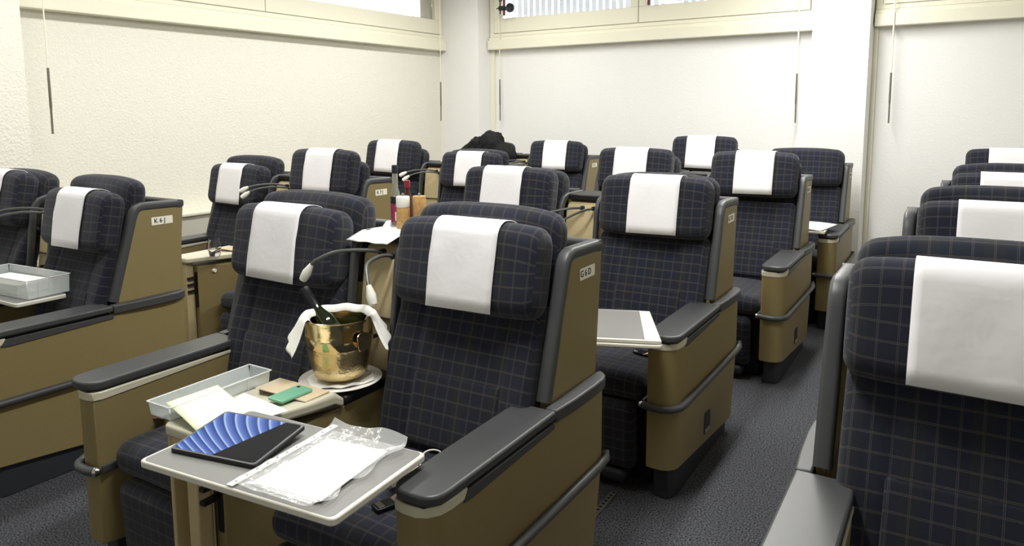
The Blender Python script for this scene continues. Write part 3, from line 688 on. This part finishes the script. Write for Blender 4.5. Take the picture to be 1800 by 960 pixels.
# translucent box on the console
def tray_box(name, loc, w, d, h, rz, label, group, mark=False):
    t = thing(name, label, 'box', loc, rz, group); bm = BM(); e = .0025; fl = .006
    a = [(-w/2, -d/2), (w/2, -d/2), (w/2, d/2), (-w/2, d/2)]
    box(bm, (-w/2+fl, -d/2+fl, 0), (w/2-fl, d/2-fl, e)); 
    def wall(p, q, n):
        p, q, n = Vector(p+(0,)), Vector(q+(0,)), Vector(n+(0,)); b0 = [p-n*0+Vector((0, 0, e)), q+Vector((0, 0, e)), q+Vector((0, 0, h))+n*fl, p+Vector((0, 0, h))+n*fl]
        vs = [bm.verts.new(v) for v in b0]+[bm.verts.new(v-n*e) for v in b0]
        for f in ((0, 1, 2, 3), (7, 6, 5, 4), (0, 4, 5, 1), (1, 5, 6, 2), (2, 6, 7, 3), (3, 7, 4, 0)): bm.faces.new([vs[i] for i in f])
    x, y = w/2-fl, d/2-fl
    wall((-x, -y), (x, -y), (0, -1)); wall((x, -y), (x, y), (1, 0)); wall((x, y), (-x, y), (0, 1)); wall((-x, y), (-x, -y), (-1, 0))
    finish('tray', bm, BOXP, t, smooth=False)
    bm = BM(); r = [Vector((sx*(w/2), sy*(d/2), h)) for sx, sy in ((-1, -1), (1, -1), (1, 1), (-1, 1))]
    for i in range(4): tube(bm, [r[i], r[(i+1) % 4]], .0022, 6)
    nn = 4
    for k in range(1, nn): y = -d/2+d*k/nn; tube(bm, [(w/2-.003, y, .003), (w/2, y, h)], .0014, 6); tube(bm, [(-w/2+.003, y, .003), (-w/2, y, h)], .0014, 6)
    finish('rim', bm, plastic_film('milky_rim', .8, .3, (240, 244, 244)), t)
    return t
bx = tray_box('plastic_box', (-.930, -.82, .7165), .105, .36, .040, math.radians(0), 'translucent plastic box standing on the front console behind the loose papers', 'translucent plastic boxes')
bx2 = tray_box('plastic_box', (-2.83, -.475, .745), .50, .20, .085, math.radians(4), 'translucent plastic box of white papers on the left table beside the K6J seat', 'translucent plastic boxes')
text_mesh('lettering', 'swiss', .026, REDINK, bx2, (.17, .088, .062), (pi/2, 0, 0))
slab('paper_stack', PAPER, -2.87, -.475, .749, .33, .165, .045, math.radians(6), 'white papers lying inside the plastic box on the left table', 'papers')
slab('paper_sheet', PAPERG, -.815, -.915, .7825, .15, .165, .0012, math.radians(8), 'pale greenish paper sheet lying on the front console next to the tablet', 'paper') if False else None
def sheet(name, m, corners, label, bend=0.0):
    """corners (x,y,z) x4, thin sheet with a subdivided top"""
    c = sum((Vector(p) for p in corners), Vector())/4; bm = BM(); n = 6; g = []
    A_, B_, C_, D_ = [Vector(p)-c for p in corners]
    for j in range(n+1):
        for i in range(n+1):
            s_, t_ = i/n, j/n; p = (A_*(1-s_)+B_*s_)*(1-t_)+(D_*(1-s_)+C_*s_)*t_; p.z += bend*sin(pi*s_); g.append(bm.verts.new(p))
    for j in range(n):
        for i in range(n): a = j*(n+1)+i; bm.faces.new((g[a], g[a+1], g[a+n+2], g[a+n+1]))
    o = finish(name, bm, m, angle=80); o.location = c; md = o.modifiers.new('thick', 'SOLIDIFY'); md.thickness = .0008; md.offset = 1
    return tag(o, label, 'paper', 'loose papers on the front console')
sheet('paper_sheet', PAPERG, [(-.915, -.985, .760), (-.735, -1.012, .7215), (-.735, -.85, .7235), (-.905, -.82, .760)], 'pale greenish sheet leaning over the front console by the plastic box', .003)
sheet('paper_sheet', PAPER, [(-.80, -.975, .7265), (-.675, -.945, .7265), (-.63, -.79, .7265), (-.845, -.775, .7325)], 'bright white sheet on the front console beside the green phone', .001)
# phone
ph = thing('smartphone', 'green smartphone lying face down on the front console', 'phone', (-.735, -.690, .7175), math.radians(-2))
bm = BM(); prism(bm, rrect(.034, .062, .010, 6), lambda x, y: (x, y, 0), lambda x, y: (x, y, .0085)); finish('case', bm, mat('green_phone_case', (128, 190, 160), .3, metal=.2), ph, bevel=(.0025, 3), angle=40)
bm = BM(); lathe(bm, [(.0055, 0), (.0055, .0012), (0, .0014)], 12, (-.018, .047, .0085)); finish('camera_lens', bm, BLACK, ph)
# plate, napkin, bucket, bottle, towel
PX, PY, PZ = -.748, -.462, .6875
t = thing('plate', 'white oval plate under the gold bucket on the front console', 'plate', (PX, PY, PZ))
bm = BM(); lathe(bm, [(0, 0), (.07, 0), (.09, .003), (.136, .012), (.137, .014), (.132, .0145), (.088, .0065), (.07, .0045), (0, .0045)], 48); finish('dish', bm, mat('white_porcelain', (246, 244, 238), .15, coat=.5), t, angle=60)
bm = BM(); n1, n2 = 40, 3
rng = []
for k in range(n1):
    a = 2*pi*k/n1; ro = .108+.010*sin(3*a+.5)+.006*sin(7*a); rng.append(((.05*cos(a), .05*sin(a), .0065), (ro*cos(a)*.94, ro*sin(a)*.94, .0115+.004*sin(5*a)**2), (ro*cos(a), ro*sin(a), .0125+.003*sin(9*a))))
vs = [[bm.verts.new(p) for p in r] for r in rng]
for k in range(n1):
    for i in range(2): bm.faces.new((vs[k][i], vs[k][i+1], vs[(k+1) % n1][i+1], vs[(k+1) % n1][i]))
bm.faces.new([v[0] for v in vs])
o = finish('napkin', bm, NAPKIN, angle=60); o.location = (PX, PY, PZ+.004); tag(o, 'folded white napkin between the gold bucket and the white plate', 'napkin'); md = o.modifiers.new('t', 'SOLIDIFY'); md.thickness = .003
def brass():
    m = bpy.data.materials.new('hammered_brass'); m.use_nodes = True; t = NT(m)
    out = t.n('ShaderNodeOutputMaterial'); b = t.n('ShaderNodeBsdfPrincipled'); t.l(b.outputs[0], out.inputs[0])
    b.inputs['Base Color'].default_value = lin((214, 194, 146))+(1,); b.inputs['Metallic'].default_value = 1
    tc = t.n('ShaderNodeTexCoord'); sp = t.n('ShaderNodeSeparateXYZ'); t.l(tc.outputs['Object'], sp.inputs[0])
    mr = t.n('ShaderNodeMapRange', i={'From Min': .108, 'From Max': .110, 'To Min': .30, 'To Max': .12}); t.l(sp.outputs[2], mr.inputs[0]); t.l(mr.outputs[0], b.inputs['Roughness'])
    vo = t.n('ShaderNodeTexVoronoi', i={'Scale': 110.0}); t.l(tc.outputs['Object'], vo.inputs['Vector'])
    mb = t.n('ShaderNodeMapRange', i={'From Min': .108, 'From Max': .110, 'To Min': .35, 'To Max': .05}); t.l(sp.outputs[2], mb.inputs[0])
    bp = t.n('ShaderNodeBump', i={'Distance': .002}); t.l(mb.outputs[0], bp.inputs['Strength']); t.l(vo.outputs[0], bp.inputs['Height']); t.l(bp.outputs[0], b.inputs['Normal'])
    return m
BR_ = brass()

BZ = PZ+.018
bk = thing('wine_bucket', 'gold metal wine bucket with a towel over its rim on the plate', 'bucket', (PX, PY, BZ)); bk.scale = (1.13, 1.13, 1.04)
bm = BM(); lathe(bm, [(0, 0), (.05, 0), (.066, .004), (.076, .014), (.082, .035), (.089, .075), (.094, .108), (.097, .112), (.100, .15), (.1005, .19), (.1025, .195), (.1025, .199), (.099, .2), (.0975, .19), (.096, .15), (.09, .09), (.08, .03), (.068, .016), (0, .012)], 56); finish('bowl', bm, BR_, bk, angle=50)
for sgn in (1, -1):
    bm = BM(); ax = Vector((cos(math.radians(-8)), sin(math.radians(-8)), 0))*sgn; tx = Vector((-ax.y, ax.x, 0)); Z_ = Vector((0, 0, 1))
    prism(bm, rrect(.024, .030, .02, 5), lambda a, b: tuple(ax*(.104+.010*(1-(b/.03)**2))+tx*a*(1+b*6)+Z_*(.135+b)), lambda a, b: tuple(ax*(.108+.010*(1-(b/.03)**2))+tx*a*(1+b*6)+Z_*(.135+b))); finish('handle', bm, BR_, bk, bevel=(.001, 1), angle=50)
# towel draped over the rim at both sides and behind
bm = BM(); n1 = 44; rows = []
a0, a1 = math.radians(-20), math.radians(226)
for k in range(n1+1):
    a = a0+(a1-a0)*k/n1; side = abs((k/n1)-.5)*2; drop = .035+.072*max(0, side-.45)/.55
    out_ = .004*sin(16*a)*(1 if side > .4 else .4)
    prof = [(.085, .185), (.094, .206), (.104, .208), (.110+out_*.4, .198), (.114+out_+.012*side, .198-drop*.5), (.120+out_*1.6+.036*side, .198-drop)]
    rows.append([bm.verts.new((r*cos(a), r*sin(a), z+.002*sin(9*a))) for r, z in prof])
for r0, r1 in zip(rows, rows[1:]):
    for i in range(5): bm.faces.new((r0[i], r0[i+1], r1[i+1], r1[i]))
o = finish('towel', bm, NAPKIN, angle=80); o.location = (PX, PY, BZ); o.scale = (1.13, 1.13, 1.04); o.rotation_euler = (0, 0, math.radians(31)); tag(o, 'white towel draped over the rim of the gold wine bucket', 'towel')
md = o.modifiers.new('t', 'SOLIDIFY'); md.thickness = .003; md.offset = 1; sb = o.modifiers.new('s', 'SUBSURF'); sb.levels = 1; sb.render_levels = 1
GB = mat('dark_green_glass', (26, 34, 16), .08, spec=.7)
base = Vector((-.70, -.44, BZ+.03)); tip = Vector((-.915, -.455, .982)); ax = (tip-base).normalized(); Lb = (tip-base).length
Rm = ax.to_track_quat('Z', 'Y').to_matrix()
wb = thing('wine_bottle', 'dark green wine bottle leaning out of the gold bucket', 'bottle', base)
bm = BM(); lathe(bm, [(0, 0), (.032, 0), (.036, .006), (.036, Lb-.15), (.032, Lb-.13), (.02, Lb-.10), (.0155, Lb-.08), (.0145, Lb-.035), (.0145, Lb-.03), (0, Lb-.03)], 28, (0, 0, 0), Rm); finish('glass_body', bm, GB, wb, angle=50)
bm = BM(); lathe(bm, [(.0155, Lb-.075), (.0162, Lb-.075), (.0158, Lb-.03), (.0172, Lb-.027), (.0172, Lb-.001), (.0155, Lb), (0, Lb)], 24, (0, 0, 0), Rm); o = finish('screw_cap', bm, mat('black_foil', (26, 27, 30), .35), wb, angle=40); o['label'] = 'black screw cap'
bm = BM(); lathe(bm, [(.0368, .06), (.0368, Lb-.17)], 28, (0, 0, 0), Rm); finish('bottle_label', bm, mat('dark_green_label', (44, 58, 30), .5), wb)
# napkin and condiments on top of the divider between the front seats
DZ = 1.1505
bm = BM(); g = []; n = 14
for j in range(n+1):
    for i in range(n+1):
        x = -.845+.19*i/n; y = -.285+.27*j/n; z = DZ+.0025+.0015*sin(i*1.1)*cos(j*.9)
        over = max(0, -.212-y); z -= over*.35
        left = max(0, -.838-x+0); g.append(bm.verts.new((x-(.03*(1-j/n)), y, z+(.018 if (i < 2 and j > n-5) else 0))))
for j in range(n):
    for i in range(n): a = j*(n+1)+i; bm.faces.new((g[a], g[a+1], g[a+n+2], g[a+n+1]))
for v in bm.verts: v.co -= Vector((-.75, -.12, DZ))
o = finish('napkin', bm, NAPKIN, angle=80); o.location = (-.75, -.12, DZ); md = o.modifiers.new('t', 'SOLIDIFY'); md.thickness = .0025; md.offset = 1; tag(o, 'white napkin under the condiments on top of the divider between the front seats', 'napkin')
TZ = DZ+.0065
sb_ = thing('sauce_bottle', 'tall slim sauce bottle with black cap and purple label', 'bottle', (-.808, -.09, TZ), math.radians(38), 'condiments on the divider'); sb_.scale = (.80, .80, 1)
bm = BM(); lathe(bm, [(0, 0), (.021, 0), (.0225, .004), (.0225, .115), (.02, .128), (.0135, .142), (.0125, .20), (.0125, .203), (0, .203)], 24); finish('bottle_body', bm, mat('pale_glass', (200, 200, 184), .08, trans=.75), sb_, angle=50)
bm = BM(); lathe(bm, [(0, .004), (.0205, .004), (.0212, .11), (.0, .11)], 20); finish('sauce', bm, mat('dark_sauce', (38, 22, 22), .2), sb_, angle=50)
bm = BM(); lathe(bm, [(.0138, .198), (.0142, .198), (.0145, .225), (.012, .229), (0, .229)], 20); finish('cap', bm, BLACK, sb_, angle=40)
bm = BM(); lathe(bm, [(.0229, .018), (.0229, .085)], 24); finish('purple_label', bm, mat('purple_label', (138, 34, 84), .5, noise=(120, .3)), sb_)
bm = BM(); lathe(bm, [(.0229, .086), (.0229, .112)], 24); finish('dark_band', bm, BLACK, sb_)
bm = BM()
for k in range(8):
    a = math.radians(-96+k*4.5); a2 = a+math.radians(5); vs = [bm.verts.new((.0233*cos(q), .0233*sin(q), z)) for q, z in ((a, .022), (a2, .022), (a2, .056), (a, .056))]; bm.faces.new(vs)
finish('white_tag', bm, LABELM, sb_, smooth=False)
def mill(name, loc, white, label):
    t = thing(name, label, 'pepper mill', loc, 0, 'condiments on the divider'); t.scale = (.78, .78, .93)
    bm = BM(); lathe(bm, [(0, 0), (.029, 0), (.031, .003), (.031, .080 if white else .125), (.029, .083 if white else .128), (0, .083 if white else .128)], 28); finish('wooden_body', bm, WOOD, t, angle=40)
    if white: bm = BM(); lathe(bm, [(0, .084), (.030, .084), (.0318, .087), (.0318, .124), (.030, .127), (0, .128)], 28); finish('white_top', bm, WHITEP, t, angle=40)
    bm = BM(); lathe(bm, [(0, .128), (.006, .128), (.006, .136), (.0045, .139), (0, .14)], 14); finish('knob', bm, SILVER, t)
mill('salt_mill', (-.752, -.115, TZ), True, 'wooden mill with wide white top, front one of the two mills')
mill('pepper_mill', (-.700, -.085, TZ), False, 'plain wooden mill standing behind the white-topped mill')
rb = thing('small_sauce_bottle', 'small bottle with a dark red cap behind the tall sauce bottle', 'bottle', (-.795, -.035, TZ), 0, 'condiments on the divider'); rb.scale = (.8, .8, 1)
bm = BM(); lathe(bm, [(0, 0), (.019, 0), (.02, .004), (.02, .1), (.011, .125), (.0105, .14), (0, .14)], 20); finish('bottle_body', bm, mat('red_sauce', (70, 36, 24), .15), rb, angle=50)
bm = BM(); lathe(bm, [(.0112, .138), (.0135, .14), (.0135, .166), (.012, .168), (0, .168)], 18); finish('cap', bm, mat('dark_red_cap', (128, 22, 38), .35), rb, angle=40)
# water glass on the second left console
x, y, r = MOD['L2']
gl = thing('water_glass', 'stemless water glass half full on the cream console top by the left wall', 'glass', (-2.825, .61, .7165))
bm = BM(); lathe(bm, [(0, 0), (.022, 0), (.03, .006), (.037, .03), (.038, .05), (.034, .09), (.031, .112), (.0298, .112), (.0326, .09), (.0365, .05), (.0355, .031), (.0285, .009), (0, .006)], 32); finish('tumbler', bm, GLASS, gl, angle=60)
bm = BM(); lathe(bm, [(0, .0065), (.028, .0095), (.0352, .031), (.0362, .05), (.0361, .052), (0, .052)], 32); finish('water', bm, WATER, gl, angle=50)
# white cloth on the table of the rear aisle seat
sheet('napkin', NAPKIN, [(.274-.42, 4.297-1.05, .7455), (.274-.09, 4.297-1.06, .7455), (.274-.02, 4.297-.74, .7555), (.274-.40, 4.297-.72, .7455)], 'white cloth spread on the table of the rearmost aisle seat', .012)
# seat belts
def belt(loc, rz, m, label, L=.10):
    t = thing('seat_belt', label, 'seat belt', loc, rz, 'seat belts lying on the cushions')
    bm = BM(); sweep(bm, cr([(.02, 0, .006), (.05, .004, .012), (L, -.004, .005), (L+.04, 0, .004)], 5), (0, 1, 0), rrect(.021, .0011, .001, 1)); finish('strap', bm, m, t, angle=50)
    bm = BM(); prism(bm, rrect(.03, .021, .006, 3), lambda x, y: (x-.005, y, .004), lambda x, y: (x-.005, y, .012)); b = finish('buckle', bm, mat('buckle_grey', (60, 62, 66), .25, metal=.8), t, bevel=(.002, 2), angle=40)
    bm = BM(); prism(bm, rrect(.009, .016, .003, 3), lambda x, y: (x-.018, y, .012), lambda x, y: (x-.018, y, .0145)); finish('buckle_plate', bm, SILVER, b, bevel=(.001, 1))
belt((-.175, .80, .512), math.radians(-12), STRAPB, 'silver seat belt buckle with beige strap below the folded table')
belt((-1.325, -.70, .513), math.radians(195), STRAP, 'silver seat belt buckle on the front left cushion beside the armrest', .03)
belt((-.30, -.76, .513), math.radians(70), STRAP, 'brown seat belt strap under the grey table on the right front seat', .08)
belt((-2.60, .66, .513), math.radians(60), STRAP, 'chrome seat belt buckle beside the console that carries the water glass', .06)
# charger and cable on the right front seat
ch = thing('charger', 'white power adaptor with curled white cable beside the right front armrest', 'charger', (-.315, -.655, .535), math.radians(55))
bm = BM(); box(bm, (-.045, -.022, 0), (.045, .022, .03)); finish('adaptor', bm, CREAM, ch, smooth=False, bevel=(.004, 2))
bm = BM(); box(bm, (.045, -.012, .006), (.075, .012, .026)); box(bm, (.075, -.009, .008), (.09, -.005, .012)); box(bm, (.075, .005, .008), (.09, .009, .012)); finish('plug', bm, WHITEP, ch, smooth=False, bevel=(.002, 1))
bm = BM(); tube(bm, cr([(.04, .0, .028), (.065, .03, .06), (.11, .035, .055), (.13, 0, .025), (.10, -.03, .012), (.05, -.045, .006)], 8), .0022, 8); finish('cable', bm, WHITEP, ch)
# jacket heaped on the corner seat
x, y, r = MOD['L4']
bm = BM(); bmesh.ops.create_icosphere(bm, subdivisions=5, radius=1)
from mathutils import noise
lumps = [((-.02, 0, .0), (.30, .13, .16)), ((.07, -.01, .10), (.15, .12, .15)), ((.22, 0, -.02), (.13, .14, .15)), ((-.20, 0, -.03), (.17, .14, .11)), ((-.06, 0, .05), (.16, .12, .14))]
for v in bm.verts:
    d = v.co.normalized(); best = 0
    for c, s in lumps:
        c = Vector(c); q = Vector((d.x/s[0], d.y/s[1], d.z/s[2])); cc = Vector((c.x/s[0], c.y/s[1], c.z/s[2]))
        A_ = q.dot(q); B_ = -2*q.dot(cc); C_ = cc.dot(cc)-1; disc = B_*B_-4*A_*C_
        if disc > 0: best = max(best, (-B_+math.sqrt(disc))/(2*A_))
    n_ = noise.noise(d*3.2)*.022+abs(noise.noise(Vector((d.x*7, d.y*5, d.z*3))))*-.03
    v.co = d*(max(best, .06)+n_)
jk = thing('jacket', 'black jacket heaped over the back of the rear corner seat', 'jacket', (-3.13, 4.06, 1.145), r)
finish('cloth', bm, JACKET, jk, angle=80)
bm = BM(); tube(bm, cr([(.16, -.13, .03), (.20, -.15, -.03), (.19, -.14, -.10), (.17, -.13, -.16)], 5), [.03]*16, 10); finish('sleeve', bm, JACKET, jk, angle=80)
# floor tracks
for k, (x, y0, y1, lab) in enumerate(((-.165, .06, .50, 'aluminium seat track in the carpet behind the right front seat'), (-.66, .06, .50, 'aluminium seat track in the carpet behind the front console'))):
    bm = BM(); box(bm, (x-.013, y0, .0005), (x+.013, y1, .008)); 
    o = finish('seat_track', bm, SATIN, smooth=False, bevel=(.002, 1)); tag(o, lab, 'floor rail', 'seat tracks')
    bm = BM()
    for q in range(17): lathe(bm, [(.007, .0082), (.007, .0088)], 10, (x, y0+.02+q*.0255, 0))
    o2 = finish('slot_hole', bm, BLACK, smooth=False); o2.parent = o; o2['kind'] = 'stuff'
